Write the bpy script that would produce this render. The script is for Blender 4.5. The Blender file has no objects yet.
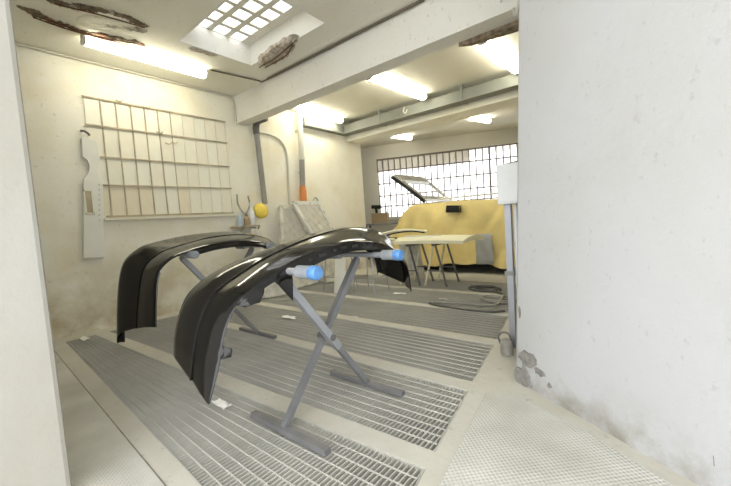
import bpy, bmesh, math, random
from mathutils import Vector, Matrix, noise
random.seed(7)
R = math.radians
scn = bpy.context.scene
C = scn.collection

# ------------------------------------------------------------------ camera
cam = bpy.data.cameras.new('camera'); camo = bpy.data.objects.new('camera', cam); C.objects.link(camo)
camo.matrix_world = (Matrix.Translation((0, 0, 1.0)) @ Matrix.Rotation(R(39.21), 4, 'Z')
                     @ Matrix.Rotation(R(86.33), 4, 'X') @ Matrix.Rotation(R(-3.89), 4, 'Z'))
cam.sensor_width = 36.0; cam.lens = 352.6 / 731 * 36; cam.clip_start = 0.02
scn.camera = camo
# ------------------------------------------------------------------ light of the place
W = bpy.data.worlds.new('overcast_sky'); scn.world = W; W.use_nodes = True
W.node_tree.nodes['Background'].inputs[0].default_value = (0.97, 0.985, 1.0, 1)
W.node_tree.nodes['Background'].inputs[1].default_value = 1.5
TUBE = 7.5
vs = scn.view_settings
vs.view_transform = 'Standard'; vs.look = 'None'; vs.gamma = 1.0; vs.use_curve_mapping = False
vs.exposure = 1.42

# ------------------------------------------------------------------ materials
MATS = {}
def base(name):
    m = bpy.data.materials.new(name); m.use_nodes = True
    return m, m.node_tree.nodes, m.node_tree.links, m.node_tree.nodes['Principled BSDF']
def mat(name, col, rough=0.6, metal=0.0, var=0.0, scale=6.0, bump=0.0, bscale=60.0, coat=0.0, spec=0.5):
    m, N, L, b = base(name)
    b.inputs['Base Color'].default_value = (*col, 1); b.inputs['Roughness'].default_value = rough
    b.inputs['Metallic'].default_value = metal; b.inputs['Coat Weight'].default_value = coat
    b.inputs['Specular IOR Level'].default_value = spec
    tc = N.new('ShaderNodeTexCoord')
    if var:
        n = N.new('ShaderNodeTexNoise'); n.inputs['Scale'].default_value = scale; n.inputs['Detail'].default_value = 5
        L.new(tc.outputs['Object'], n.inputs['Vector'])
        r = N.new('ShaderNodeValToRGB')
        r.color_ramp.elements[0].position = 0.3; r.color_ramp.elements[1].position = 0.7
        r.color_ramp.elements[0].color = (*[c * (1 - var) for c in col], 1)
        r.color_ramp.elements[1].color = (*[min(1, c * (1 + var)) for c in col], 1)
        L.new(n.outputs['Fac'], r.inputs[0]); L.new(r.outputs[0], b.inputs['Base Color'])
    if bump:
        n2 = N.new('ShaderNodeTexNoise'); n2.inputs['Scale'].default_value = bscale; n2.inputs['Detail'].default_value = 4
        L.new(tc.outputs['Object'], n2.inputs['Vector'])
        bp = N.new('ShaderNodeBump'); bp.inputs['Strength'].default_value = bump; bp.inputs['Distance'].default_value = 0.01
        L.new(n2.outputs['Fac'], bp.inputs['Height']); L.new(bp.outputs[0], b.inputs['Normal'])
    MATS[name] = m
    return m
def plaster(name, col, stain, amount=0.5, scale=1.3, fine=(0.45, 0.40, 0.30), finepos=0.70, bump=0.25, grime=0.0, grimecol=(.36, .29, .16), gtop=.75, gs=(.38, .66)):
    """old painted plaster: broad stains, small chips and scuffs, splash dirt in patches along the foot"""
    m, N, L, b = base(name)
    b.inputs['Roughness'].default_value = 0.75; b.inputs['Specular IOR Level'].default_value = 0.25
    tc = N.new('ShaderNodeTexCoord')
    def ns(s, d=6, rough=0.55):
        n = N.new('ShaderNodeTexNoise'); n.inputs['Scale'].default_value = s; n.inputs['Detail'].default_value = d
        n.inputs['Roughness'].default_value = rough
        L.new(tc.outputs['Object'], n.inputs['Vector']); return n
    def ramp(src, p0, p1, v0=0.0, v1=1.0):
        r = N.new('ShaderNodeMapRange'); r.inputs[1].default_value = p0; r.inputs[2].default_value = p1
        r.inputs[3].default_value = v0; r.inputs[4].default_value = v1; L.new(src, r.inputs[0]); return r.outputs[0]
    def mix(f, a, c):
        x = N.new('ShaderNodeMix'); x.data_type = 'RGBA'; L.new(f, x.inputs[0])
        for s, v in ((6, a), (7, c)):
            if isinstance(v, tuple): x.inputs[s].default_value = (*v, 1)
            else: L.new(v, x.inputs[s])
        return x.outputs[2]
    c1 = mix(ramp(ns(scale).outputs['Fac'], 0.42, 0.72, 0, amount), col, stain)
    c2 = mix(ramp(ns(7.0, 8, 0.7).outputs['Fac'], finepos, finepos + 0.06, 0, 0.75), c1, fine)
    mp = N.new('ShaderNodeMapping'); mp.inputs['Scale'].default_value = (1, 1, 0.75); L.new(tc.outputs['Object'], mp.inputs[0])
    n3 = ns(30, 4, 0.6); L.new(mp.outputs[0], n3.inputs['Vector'])
    c3 = mix(ramp(n3.outputs['Fac'], 0.62, 0.74, 0, 0.5), c2, fine)
    if grime:
        sx = N.new('ShaderNodeSeparateXYZ'); L.new(tc.outputs['Object'], sx.inputs[0])
        g = ramp(sx.outputs[2], gtop, 0.0, 0, 1)
        a = N.new('ShaderNodeMath'); a.operation = 'MULTIPLY'; L.new(g, a.inputs[0])
        L.new(ramp(ns(2.6, 8, 0.65).outputs['Fac'], gs[0], gs[1], 0, grime), a.inputs[1])
        c3 = mix(a.outputs[0], c3, grimecol)
    L.new(c3, b.inputs['Base Color'])
    bp = N.new('ShaderNodeBump'); bp.inputs['Strength'].default_value = bump; bp.inputs['Distance'].default_value = 0.02
    L.new(ns(9, 8, 0.65).outputs['Fac'], bp.inputs['Height']); L.new(bp.outputs[0], b.inputs['Normal'])
    MATS[name] = m
    return m
plaster('wall_cream', (.87, .85, .755), (.79, .73, .55), 0.8, 2.4, fine=(.50, .42, .26), finepos=.68, grime=0.95, grimecol=(.46, .38, .22), gtop=.95)
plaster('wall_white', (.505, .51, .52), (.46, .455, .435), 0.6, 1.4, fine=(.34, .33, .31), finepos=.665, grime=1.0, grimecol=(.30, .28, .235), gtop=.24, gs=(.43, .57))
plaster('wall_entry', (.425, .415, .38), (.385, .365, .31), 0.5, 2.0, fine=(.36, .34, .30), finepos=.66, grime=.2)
plaster('wall_far', (.74, .72, .66), (.66, .62, .53), 0.4, 1.0)
plaster('ceiling_paint', (.88, .86, .77), (.80, .765, .64), 0.6, 1.3, fine=(.40, .35, .26), finepos=.74)
plaster('beam_paint', (.86, .85, .80), (.80, .77, .68), 0.4, 2.0)
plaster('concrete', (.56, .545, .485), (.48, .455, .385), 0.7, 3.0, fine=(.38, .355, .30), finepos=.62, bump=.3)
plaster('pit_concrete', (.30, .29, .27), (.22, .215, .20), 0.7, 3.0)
mat('spall', (.25, .19, .13), .95, var=.5, scale=22, bump=1.0, bscale=40)
mat('spall_light', (.56, .50, .42), .95, var=.4, scale=22, bump=1.0, bscale=45)
mat('brick_red', (.40, .22, .13), .95, var=.3, scale=25, bump=.8, bscale=50)
mat('rust', (.16, .075, .035), .85, metal=.3, var=.4, scale=20)
mat('galvanised', (.485, .475, .43), .55, metal=.0, var=.14, scale=2.5)
mat('old_bar', (.46, .40, .28), .7, metal=.15, var=.3, scale=5)
mat('cream_pane', (.82, .80, .68), .55, var=.02, scale=2)
mat('cream_pane_b', (.82, .79, .67), .55, var=.02, scale=2)
mat('cream_pane_c', (.84, .825, .72), .55, var=.02, scale=2)
mat('tan_pane', (.79, .73, .57), .6, var=.02, scale=2)
mat('white_panel', (.80, .80, .74), .45, var=.05, scale=4)
mat('pipe_grey', (.30, .295, .27), .5, var=.15, scale=3)
mat('pipe_white', (.60, .59, .53), .45, var=.06, scale=3)
mat('pipe_dark', (.13, .12, .11), .6)
mat('duct_grey', (.25, .26, .235), .55, var=.15, scale=2)
mat('cable', (.62, .60, .52), .6)
mat('cable_dark', (.20, .17, .13), .7)
mat('orange', (.70, .26, .07), .5, var=.1)
mat('yellow', (.85, .65, .10), .5, var=.12, scale=10)
mat('film_yellow', (.80, .645, .27), .45, var=.10, scale=2.5, bump=.8, bscale=7)
mat('black_gloss', (.007, .0065, .006), .09, spec=.5)
mat('black_inner', (.014, .013, .012), .5)
mat('grey_steel', (.26, .265, .28), .42, metal=.45, var=.15, scale=6)
mat('light_steel', (.40, .415, .45), .38, metal=.5, var=.1, scale=6)
mat('rod_steel', (.54, .53, .48), .5, var=.1, scale=3)
mat('foot_steel', (.20, .20, .205), .5, metal=.2, var=.15, scale=6)
mat('dark_steel', (.15, .15, .15), .55, metal=.3, var=.2, scale=8)
mat('foam_grey', (.25, .27, .29), .8, var=.15, scale=20)
mat('blue_film', (.10, .26, .56), .35, var=.2, scale=18)
mat('lamp_housing', (.62, .60, .52), .5)
mat('window_frame', (.24, .20, .18), .6, var=.15, scale=4)
mat('window_frame_light', (.26, .24, .24), .6, var=.15, scale=4)
mat('black_rubber', (.02, .02, .02), .8)
mat('dark_glass', (.015, .016, .018), .08)
mat('silver_paint', (.58, .58, .55), .25, metal=.4, coat=.6)
mat('paper_grey', (.40, .41, .40), .8, var=.12, scale=5)
mat('cream_primer', (.80, .77, .58), .45, var=.07, scale=5)
mat('cardboard', (.45, .33, .20), .85, var=.1)
mat('green_cloth', (.30, .42, .36), .9, var=.2)
mat('hose_grey', (.33, .32, .28), .6, var=.2)
mat('hose_black', (.10, .10, .09), .6)
mat('white_paper', (.85, .84, .80), .8)
mat('can_grey', (.30, .28, .25), .6, var=.2, scale=20)
mat('box_white', (.74, .755, .755), .4, var=.04)
mat('wrap_grey', (.64, .62, .55), .35, var=.25, scale=9, bump=.5, bscale=22)
mat('bottle_blue', (.45, .55, .62), .3)
def plate_mat():
    m, N, L, b = base('checker_steel')
    b.inputs['Roughness'].default_value = .6; b.inputs['Metallic'].default_value = .1
    tc = N.new('ShaderNodeTexCoord')
    n = N.new('ShaderNodeTexNoise'); n.inputs['Scale'].default_value = 3; n.inputs['Detail'].default_value = 6
    L.new(tc.outputs['Object'], n.inputs['Vector'])
    r = N.new('ShaderNodeValToRGB'); r.color_ramp.elements[0].color = (.47, .46, .41, 1); r.color_ramp.elements[1].color = (.64, .63, .59, 1)
    r.color_ramp.elements[0].position = .3; r.color_ramp.elements[1].position = .7
    L.new(n.outputs['Fac'], r.inputs[0]); L.new(r.outputs[0], b.inputs['Base Color'])
    mp = N.new('ShaderNodeMapping'); mp.inputs['Rotation'].default_value = (0, 0, R(45)); mp.inputs['Scale'].default_value = (1, 1, 0)
    L.new(tc.outputs['Object'], mp.inputs[0])
    v = N.new('ShaderNodeTexVoronoi'); v.inputs['Scale'].default_value = 62; v.inputs['Randomness'].default_value = 0.0
    L.new(mp.outputs[0], v.inputs['Vector'])
    bp = N.new('ShaderNodeBump'); bp.inputs['Strength'].default_value = .8; bp.inputs['Distance'].default_value = .006; bp.invert = True
    L.new(v.outputs['Distance'], bp.inputs['Height']); L.new(bp.outputs[0], b.inputs['Normal'])
    MATS['checker_steel'] = m
plate_mat()
def thin(name, col, alpha, rough=.2, trans=.0):
    """thin glass or film: mostly see-through with a surface of its own"""
    m, N, L, b = base(name)
    out = N['Material Output']
    b.inputs['Base Color'].default_value = (*col, 1); b.inputs['Roughness'].default_value = rough
    t = N.new('ShaderNodeBsdfTransparent'); t.inputs[0].default_value = (*[min(1, c * 1.0) for c in col], 1) if trans else (1, 1, 1, 1)
    mx = N.new('ShaderNodeMixShader'); mx.inputs[0].default_value = alpha
    L.new(t.outputs[0], mx.inputs[1]); L.new(b.outputs[0], mx.inputs[2]); L.new(mx.outputs[0], out.inputs[0])
    MATS[name] = m
thin('pane_glass', (.95, .97, 1), .10, .08)
thin('pane_dirty', (.78, .73, .64), .70, .5)
thin('plastic_film', (.70, .68, .62), .75, .25)
thin('glass_block', (.95, 1, .97), .06, .12)
def emis(name, col, s):
    m, N, L, b = base(name)
    b.inputs['Base Color'].default_value = (*col, 1)
    b.inputs['Emission Color'].default_value = (*col, 1); b.inputs['Emission Strength'].default_value = s
    MATS[name] = m
emis('tube_glow', (1.0, .955, .78), TUBE)

# ------------------------------------------------------------------ helpers
def box(bm, x0, x1, y0, y1, z0, z1, M=None):
    vs_ = [bm.verts.new((x, y, z)) for z in (z0, z1) for y in (y0, y1) for x in (x0, x1)]
    for f in ((0, 2, 3, 1), (4, 5, 7, 6), (0, 1, 5, 4), (2, 6, 7, 3), (0, 4, 6, 2), (1, 3, 7, 5)):
        bm.faces.new([vs_[i] for i in f])
    if M is not None: bmesh.ops.transform(bm, matrix=M, verts=vs_)
    return vs_
def prism(bm, poly, z0, z1, M=None):
    a = [bm.verts.new((x, y, z0)) for x, y in poly]; b = [bm.verts.new((x, y, z1)) for x, y in poly]
    n = len(poly)
    bm.faces.new(list(reversed(a))); bm.faces.new(b)
    for i in range(n): bm.faces.new((a[i], a[(i + 1) % n], b[(i + 1) % n], b[i]))
    if M is not None: bmesh.ops.transform(bm, matrix=M, verts=a + b)
    return a + b
def smooth_pts(pts, k=6):
    pts = [Vector(p) for p in pts]
    if len(pts) < 3: return pts
    out = []
    for i in range(len(pts) - 1):
        p0 = pts[i - 1] if i else pts[0] * 2 - pts[1]; p1 = pts[i]; p2 = pts[i + 1]
        p3 = pts[i + 2] if i + 2 < len(pts) else p2 * 2 - p1
        for j in range(k):
            t = j / k
            out.append(0.5 * ((2 * p1) + (p2 - p0) * t + (2 * p0 - 5 * p1 + 4 * p2 - p3) * t * t + (3 * p1 - p0 - 3 * p2 + p3) * t ** 3))
    out.append(pts[-1]); return out
def tube(bm, pts, r, n=8, caps=True, closed=False):
    pts = [Vector(p) for p in pts]; rings = []; up = None
    for i, p in enumerate(pts):
        a = pts[i - 1] if i else (pts[-1] if closed else p); b = pts[(i + 1) % len(pts)] if (i + 1 < len(pts) or closed) else p
        d = (b - a).normalized()
        if up is None: up = Vector((0, 0, 1)) if abs(d.z) < .9 else Vector((1, 0, 0))
        s = d.cross(up).normalized(); up = s.cross(d).normalized()
        rr = r[i] if isinstance(r, (list, tuple)) else r
        rings.append([bm.verts.new(p + (s * math.cos(2 * math.pi * k / n) + up * math.sin(2 * math.pi * k / n)) * rr) for k in range(n)])
    m = len(rings)
    for i in range(m if closed else m - 1):
        A, B = rings[i], rings[(i + 1) % m]
        for k in range(n): bm.faces.new((A[k], A[(k + 1) % n], B[(k + 1) % n], B[k]))
    if caps and not closed:
        bm.faces.new(list(reversed(rings[0]))); bm.faces.new(rings[-1])
def bar(bm, p, q, w, h=None, up=(0, 0, 1)):
    """square bar from p to q"""
    p, q = Vector(p), Vector(q); h = h or w; d = (q - p).normalized(); up = Vector(up)
    if abs(d.dot(up)) > .95: up = Vector((1, 0, 0))
    s = d.cross(up).normalized(); u = s.cross(d).normalized()
    A = [bm.verts.new(e + s * a * w / 2 + u * b * h / 2) for e in (p, q) for a, b in ((-1, -1), (1, -1), (1, 1), (-1, 1))]
    for f in ((3, 2, 1, 0), (4, 5, 6, 7), (0, 1, 5, 4), (1, 2, 6, 5), (2, 3, 7, 6), (3, 0, 4, 7)): bm.faces.new([A[i] for i in f])
def lathe(bm, prof, n=20, M=None):
    rings = []
    for r, z in prof: rings.append([bm.verts.new((r * math.cos(2 * math.pi * k / n), r * math.sin(2 * math.pi * k / n), z)) for k in range(n)])
    for A, B in zip(rings, rings[1:]):
        for k in range(n): bm.faces.new((A[k], A[(k + 1) % n], B[(k + 1) % n], B[k]))
    bm.faces.new(list(reversed(rings[0]))); bm.faces.new(rings[-1])
    if M is not None: bmesh.ops.transform(bm, matrix=M, verts=[v for r_ in rings for v in r_])
def grid(bm, rows):
    V = [[bm.verts.new(p) for p in r] for r in rows]
    for A, B in zip(V, V[1:]):
        for k in range(len(A) - 1): bm.faces.new((A[k], A[k + 1], B[k + 1], B[k]))
    return V
def NB(): return bmesh.new()
def obj(name, bm, m, parent=None, smooth=False, bevel=0.0, keep=False):
    if parent is not None and not keep:
        rt = parent
        while rt.parent: rt = rt.parent
        bmesh.ops.translate(bm, vec=-rt.location, verts=bm.verts)
    bmesh.ops.recalc_face_normals(bm, faces=bm.faces)
    if bevel: bmesh.ops.bevel(bm, geom=[e for e in bm.edges if e.is_manifold and e.calc_face_angle(0) > .6], offset=bevel, segments=2, affect='EDGES', profile=.6)
    if smooth:
        for f in bm.faces: f.smooth = True
    me = bpy.data.meshes.new(name); bm.to_mesh(me); bm.free()
    me.materials.append(MATS[m])
    if smooth:
        try: me.set_sharp_from_angle(angle=R(40))
        except Exception: pass
    o = bpy.data.objects.new(name, me); C.objects.link(o)
    if parent is not None: o.parent = parent
    return o
def inst(name, me, parent, loc=(0, 0, 0), rot=(0, 0, 0), scale=(1, 1, 1), m=None):
    o = bpy.data.objects.new(name, me); C.objects.link(o); o.parent = parent
    o.location = loc; o.rotation_euler = rot; o.scale = scale
    if m is not None:
        o.material_slots[0].link = 'OBJECT'; o.material_slots[0].material = MATS[m]
    return o
def thing(name, label, cat, loc=(0, 0, 0), group=None):
    o = bpy.data.objects.new(name, None); C.objects.link(o); o.location = loc; o.empty_display_size = .1
    o['label'] = label; o['category'] = cat
    if group: o['group'] = group
    return o
def tag(o, label, cat, group=None):
    o['label'] = label; o['category'] = cat
    if group: o['group'] = group
    return o
def struct(o): o['kind'] = 'structure'; return o
def rag(cx, cy, rx, ry, n, seed, jit=.3):
    """ragged outline"""
    rnd = random.Random(seed)
    return [(cx + rx * math.cos(a) * (1 + rnd.uniform(-jit, jit)), cy + ry * math.sin(a) * (1 + rnd.uniform(-jit, jit))) for a in [2 * math.pi * i / n for i in range(n)]]

# ------------------------------------------------------------------ THE SETTING
XL, ZC = -4.73, 2.93
def yn(x): return .743 - .052 * (x + 4.534)             # near edge of the pit
def xr(y): return -.708 - .158 * (y - 1.15)             # right edge of the pit
def yr(x): return 1.15 - (x + .708) / .158
s1a = lambda x: .993 + .042 * (x + 4.48)                # the strips between the gratings
s1b = lambda x: 1.168 + .04 * (x + 3.04)
k_ = lambda v: (lambda x: v)
LINES = [(yn, s1a), (s1b, k_(1.835)), (k_(1.945), k_(2.60)), (k_(2.72), k_(3.385)), (k_(3.50), k_(4.165)), (k_(4.28), k_(4.95))]
PXL = -4.53
# floor slabs around the pit
bm = NB()
xq = -.612
prism(bm, [(-4.73, -6), (6, -6), (6, yn(xq)), (xq, yn(xq)), (PXL, yn(PXL)), (-4.73, yn(PXL))], -.25, 0)
prism(bm, [(xq, yn(xq)), (6, yn(xq)), (6, 4.95), (xr(4.95), 4.95)], -.25, 0)
prism(bm, [(-4.73, yn(PXL)), (PXL, yn(PXL)), (PXL, 4.95), (-4.73, 4.95)], -.25, 0)
prism(bm, [(-4.73, 4.95), (6, 4.95), (6, 12), (-8, 12), (-8, 4.95)], -.25, 0)
floor = struct(obj('floor', bm, 'concrete'))
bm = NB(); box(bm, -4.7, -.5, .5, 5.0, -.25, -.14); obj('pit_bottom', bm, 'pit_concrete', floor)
for (a, b), (c, d) in zip(LINES, LINES[1:]):
    bm = NB()
    x1, x2 = xr(b(-.8)), xr(c(-.8))
    prism(bm, [(PXL, b(PXL)), (x1, b(x1)), (x2, c(x2)), (PXL, c(PXL))], -.25, .001)
    obj('concrete_strip', bm, 'concrete', floor)
# checkered steel plates let into the floor at the entrance
bm = NB(); prism(bm, [(-.600, .50), (-.626, 1.117), (-.722, 1.85), (-.60, 1.915), (-.25, 1.745), (.30, 1.385), (.95, .96), (.95, .50)], 0, .004); obj('checker_plate', bm, 'checker_steel', floor)
bm = NB(); prism(bm, [(-4.6, .63), (-.64, .455), (-.64, -.9), (-1.70, -.9), (-1.70, .27), (-4.6, .27)], 0, .004); obj('checker_plate', bm, 'checker_steel', floor)

mat('seam_dirt', (.24, .22, .18), .95, var=.3, scale=20)
for a, b in (((-.596, .50), (-.624, 1.117)), ((-.624, 1.117), (-.722, 1.855)), ((-4.6, .634), (-.64, .459))):
    bm = NB(); bar(bm, (*a, .0005), (*b, .0005), .005, .004); obj('seam', bm, 'seam_dirt', floor)
# left wall
bm = NB(); box(bm, XL - .2, XL, -.8, 5.85, 0, ZC)
wall_left = struct(obj('wall_left', bm, 'wall_cream'))
# front wall beside the entrance, its end chamfered
bm = NB(); prism(bm, [(-4.73, -.9), (-1.80, -.9), (-1.78, -.88), (-1.775, .243), (-1.781, .256), (-1.80, .262), (-4.73, .262)], 0, 3.3)
struct(obj('wall_front', bm, 'wall_entry'))
# right wall: slanting entrance wall and the pillar face behind its corner (leans a little)
bm = NB()
lean = .045
poly = [(-.635, 2.10), (-.625, 2.085), (1.90, .44), (2.3, .44), (2.3, 3.2), (-.81, 3.2)]
v = prism(bm, poly, 0, 3.4)
for q in v:
    if q.co.x < 0: q.co.x += lean * q.co.z
wall_right = struct(obj('wall_right', bm, 'wall_white'))
# plaster lost at the foot of the corner
WD = Vector((.838, -.546, 0)).normalized(); WN = Vector((-.546, -.838, 0)).normalized()
def wall_patch(s, z, rs, rz, seed, m, th=.008, n=14):
    bm = NB()
    M = Matrix(((WD.x, 0, WN.x, 0), (WD.y, 0, WN.y, 0), (0, 1, 0, 0), (0, 0, 0, 1)))
    vv = prism(bm, rag(s, z, rs, rz, n, seed, .38), -.02, th)
    bmesh.ops.transform(bm, matrix=Matrix.Translation((-.625 + lean * z * (1 - s / 3.01), 2.085, 0)) @ M, verts=vv)
    return obj('bare_plaster', bm, m, wall_right)
mat('bare_grey', (.25, .24, .22), .95, var=.25, scale=30, bump=.8, bscale=60)
wall_patch(.055, .045, .060, .060, 3, 'bare_grey', .012)
wall_patch(.080, .155, .065, .050, 5, 'bare_grey')
wall_patch(.170, .125, .050, .020, 8, 'bare_grey', .005)
wall_patch(.235, .075, .014, .014, 15, 'bare_grey', .003)
bm = NB(); tube(bm, [Vector((-.625 + lean * b * (1 - a / 3.01), 2.085, 0)) + WD * a + Vector((0, 0, b)) + WN * .0005 for a, b in ((.975, .44), (.95, .37), (.955, .31), (.93, .26), (.94, .20), (.92, .15), (.925, .10))], .0022, 5); obj('crack', bm, 'bare_grey', wall_right)
wall_patch(.02, .42, .008, .03, 9, 'bare_grey', .005)
wall_patch(.60, 1.315, .007, .006, 11, 'bare_grey', .003, 7)
wall_patch(.585, 1.075, .008, .006, 12, 'bare_grey', .003, 7)
wall_patch(.70, .46, .010, .022, 13, 'bare_grey', .002, 9)
wall_patch(.80, .47, .012, .024, 14, 'bare_grey', .002, 9)
# far wall with the long window, set at an angle
FA = Vector((-5.612, 7.588, 0)); FD = Vector((.930, .367, 0)).normalized(); FN = Vector((.367, -.930, 0)).normalized()
FM = Matrix(((FD.x, -FN.x, 0, FA.x), (FD.y, -FN.y, 0, FA.y), (0, 0, 1, 0), (0, 0, 0, 1)))   # s, depth outward, z
S0, S1, ZS, ZH = -.02, 6.1, 1.03, 2.58
bm = NB()
box(bm, -2.4, S0, 0, .25, 0, ZC + .2, FM); box(bm, S1, 8.8, 0, .25, 0, ZC + .2, FM)
box(bm, S0, S1, 0, .25, 0, ZS, FM); box(bm, S0, S1, 0, .25, ZH, ZC + .2, FM)
wall_back = struct(obj('wall_back', bm, 'wall_far'))
bm = NB(); box(bm, -8, -4.93, 5.65, 5.85, 0, ZC); box(bm, -8.2, -7.9, 5.6, 7.4, 0, ZC)
struct(obj('wall_recess', bm, 'wall_far'))
bm = NB(); box(bm, 2.3, 2.5, .44, 11.5, 0, ZC)
struct(obj('wall_side', bm, 'wall_cream'))
# ceiling with the skylight opening
HX0, HX1, HY0, HY1 = -3.69, -2.42, 1.75, 2.60
bm = NB()
box(bm, -4.95, HX0, -.9, 3.05, ZC, 3.17); box(bm, HX1, 2.6, -.5, 3.05, ZC, 3.17)
box(bm, HX0, HX1, -.5, HY0, ZC, 3.17); box(bm, HX0, HX1, HY1, 3.05, ZC, 3.17)
box(bm, -8.3, 2.6, 3.05, 12, ZC, 3.17)
ceiling = struct(obj('ceiling', bm, 'ceiling_paint'))
# beams
bm = NB(); box(bm, XL, -.60, 2.98, 3.17, 2.545, ZC); trim1 = struct(obj('trim_1', bm, 'beam_paint'))
bm = NB(); box(bm, XL, 2.3, 5.42, 5.87, 2.60, ZC); struct(obj('trim_2', bm, 'wall_cream'))
# skylight of glass blocks in a concrete grid
PX = [-3.60 + .195 * i for i in range(6)]; PY = [1.995, 2.20, 2.405]
bm = NB(); hw = .072
xs = sorted([HX0 - .02] + [a + s * hw for a in PX for s in (-1, 1)] + [HX1 + .02]); ys = sorted([HY0 - .02] + [a + s * hw for a in PY for s in (-1, 1)] + [HY1 + .02])
for i in range(0, len(xs), 2): box(bm, xs[i], xs[i + 1], ys[0], ys[-1], 3.165, 3.20)
for x in PX:
    for i in range(0, len(ys), 2): box(bm, x - hw, x + hw, ys[i], ys[i + 1], 3.165, 3.20)
sky = struct(obj('window_3', bm, 'ceiling_paint'))
bm = NB(); box(bm, -hw - .004, hw + .004, -hw - .004, hw + .004, 0, .025); bmesh.ops.bevel(bm, geom=[e for e in bm.edges if abs(e.verts[0].co.z - e.verts[1].co.z) > .01], offset=.03, segments=3, affect='EDGES')
gb = bpy.data.meshes.new('glass_block'); bm.to_mesh(gb); bm.free(); gb.materials.append(MATS['glass_block'])
for x in PX:
    for y in PY: inst('glass_block', gb, sky, (x, y, 3.172))
for a in ((HX0 - .01, HX0 + .012, HY0, HY1), (HX1 - .012, HX1 + .01, HY0, HY1), (HX0, HX1, HY0 - .01, HY0 + .012), (HX0, HX1, HY1 - .012, HY1 + .01)):
    b_ = NB(); box(b_, *a, ZC - .001, 3.166); obj('brightened_reveal', b_, 'beam_paint', sky)  # pale liner added so the recess sides look lit by the skylight
# spalled concrete on the ceiling
def spall(outline, depth, m, seed, z=ZC, name='spalled_concrete'):
    """broken, rough patch of concrete standing a little out of the ceiling"""
    cx = sum(p[0] for p in outline) / len(outline); cy = sum(p[1] for p in outline) / len(outline)
    rnd = random.Random(seed); bm = NB(); rings = []
    pts = smooth_pts([(x, y, 0) for x, y in outline] + [(outline[0][0], outline[0][1], 0)], 4)[:-1]
    for k, f in enumerate((1, .85, .65, .4, .15)):
        rings.append([bm.verts.new((p.x * f + cx * (1 - f) + rnd.uniform(-1, 1) * .014, p.y * f + cy * (1 - f) + rnd.uniform(-1, 1) * .014,
                      z + .01 if k == 0 else z - depth * rnd.uniform(.25, 1.0))) for p in pts])
    for A, B in zip(rings, rings[1:]):
        for i in range(len(A)): bm.faces.new((A[i], A[(i + 1) % len(A)], B[(i + 1) % len(A)], B[i]))
    bm.faces.new(rings[-1])
    return obj(name, bm, m, ceiling)
def crack(pts, w0, w1, seed, mats):
    P_ = smooth_pts([(x, y, 0) for x, y in pts], 5); rnd = random.Random(seed)
    for i in range(0, len(P_), 2):
        q = P_[i]; w_ = rnd.uniform(w0, w1)
        spall(rag(q.x + rnd.uniform(-.015, .015), q.y, w_, rnd.uniform(.035, .06), 9, seed * 31 + i, .45), rnd.uniform(.006, .018), rnd.choice(mats), seed * 17 + i)
crack([(-3.99, .68), (-4.03, .78), (-4.08, .90), (-4.07, 1.05), (-4.05, 1.22), (-4.02, 1.36), (-3.98, 1.50)], .025, .05, 21, ['spall', 'spall', 'spall', 'brick_red'])
crack([(-3.70, .80), (-3.74, .87), (-3.66, .98), (-3.60, 1.12), (-3.58, 1.28), (-3.64, 1.44)], .02, .045, 22, ['spall', 'spall', 'spall_light'])
crack([(-3.85, 1.18), (-3.78, 1.30), (-3.70, 1.42)], .015, .035, 23, ['spall_light'])
spall([(-3.93, .95), (-3.95, 1.15), (-3.92, 1.38), (-3.80, 1.50), (-3.72, 1.40), (-3.70, 1.12), (-3.78, .98)], .008, 'ceiling_paint', 3)
spall([(-3.64, 2.63), (-3.50, 2.56), (-3.25, 2.50), (-2.95, 2.49), (-2.80, 2.53), (-2.86, 2.62), (-3.08, 2.70), (-3.34, 2.75), (-3.55, 2.72)], .045, 'spall_light', 4)
spall([(-3.74, 1.86), (-3.80, 1.93), (-3.74, 2.02), (-3.76, 2.14), (-3.71, 2.20), (-3.69, 2.0)], .015, 'spall_light', 5)
for pts in ([(-4.05, .72, 2.905), (-4.06, 1.0, 2.895), (-4.03, 1.45, 2.905)], [(-4.01, .78, 2.902), (-4.03, 1.1, 2.895), (-3.99, 1.42, 2.904)],
            [(-3.70, .80, 2.90), (-3.62, 1.1, 2.894), (-3.60, 1.42, 2.905)], [(-3.60, 2.64, 2.895), (-3.2, 2.60, 2.875), (-2.84, 2.56, 2.90)], [(-3.55, 2.69, 2.89), (-3.15, 2.66, 2.875), (-2.92, 2.60, 2.90)]):
    bm = NB(); tube(bm, smooth_pts(pts), .006, 6); obj('rebar', bm, 'rust', ceiling)
bm = NB(); prism(bm, [(-1.34, 3.17), (-1.2, 3.19), (-1.05, 3.17), (-.75, 3.17), (-.7, 3.25), (-.8, 3.30), (-1.0, 3.28), (-1.25, 3.24)], 2.51, 2.62); obj('broken_edge', bm, 'spall', trim1)

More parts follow.
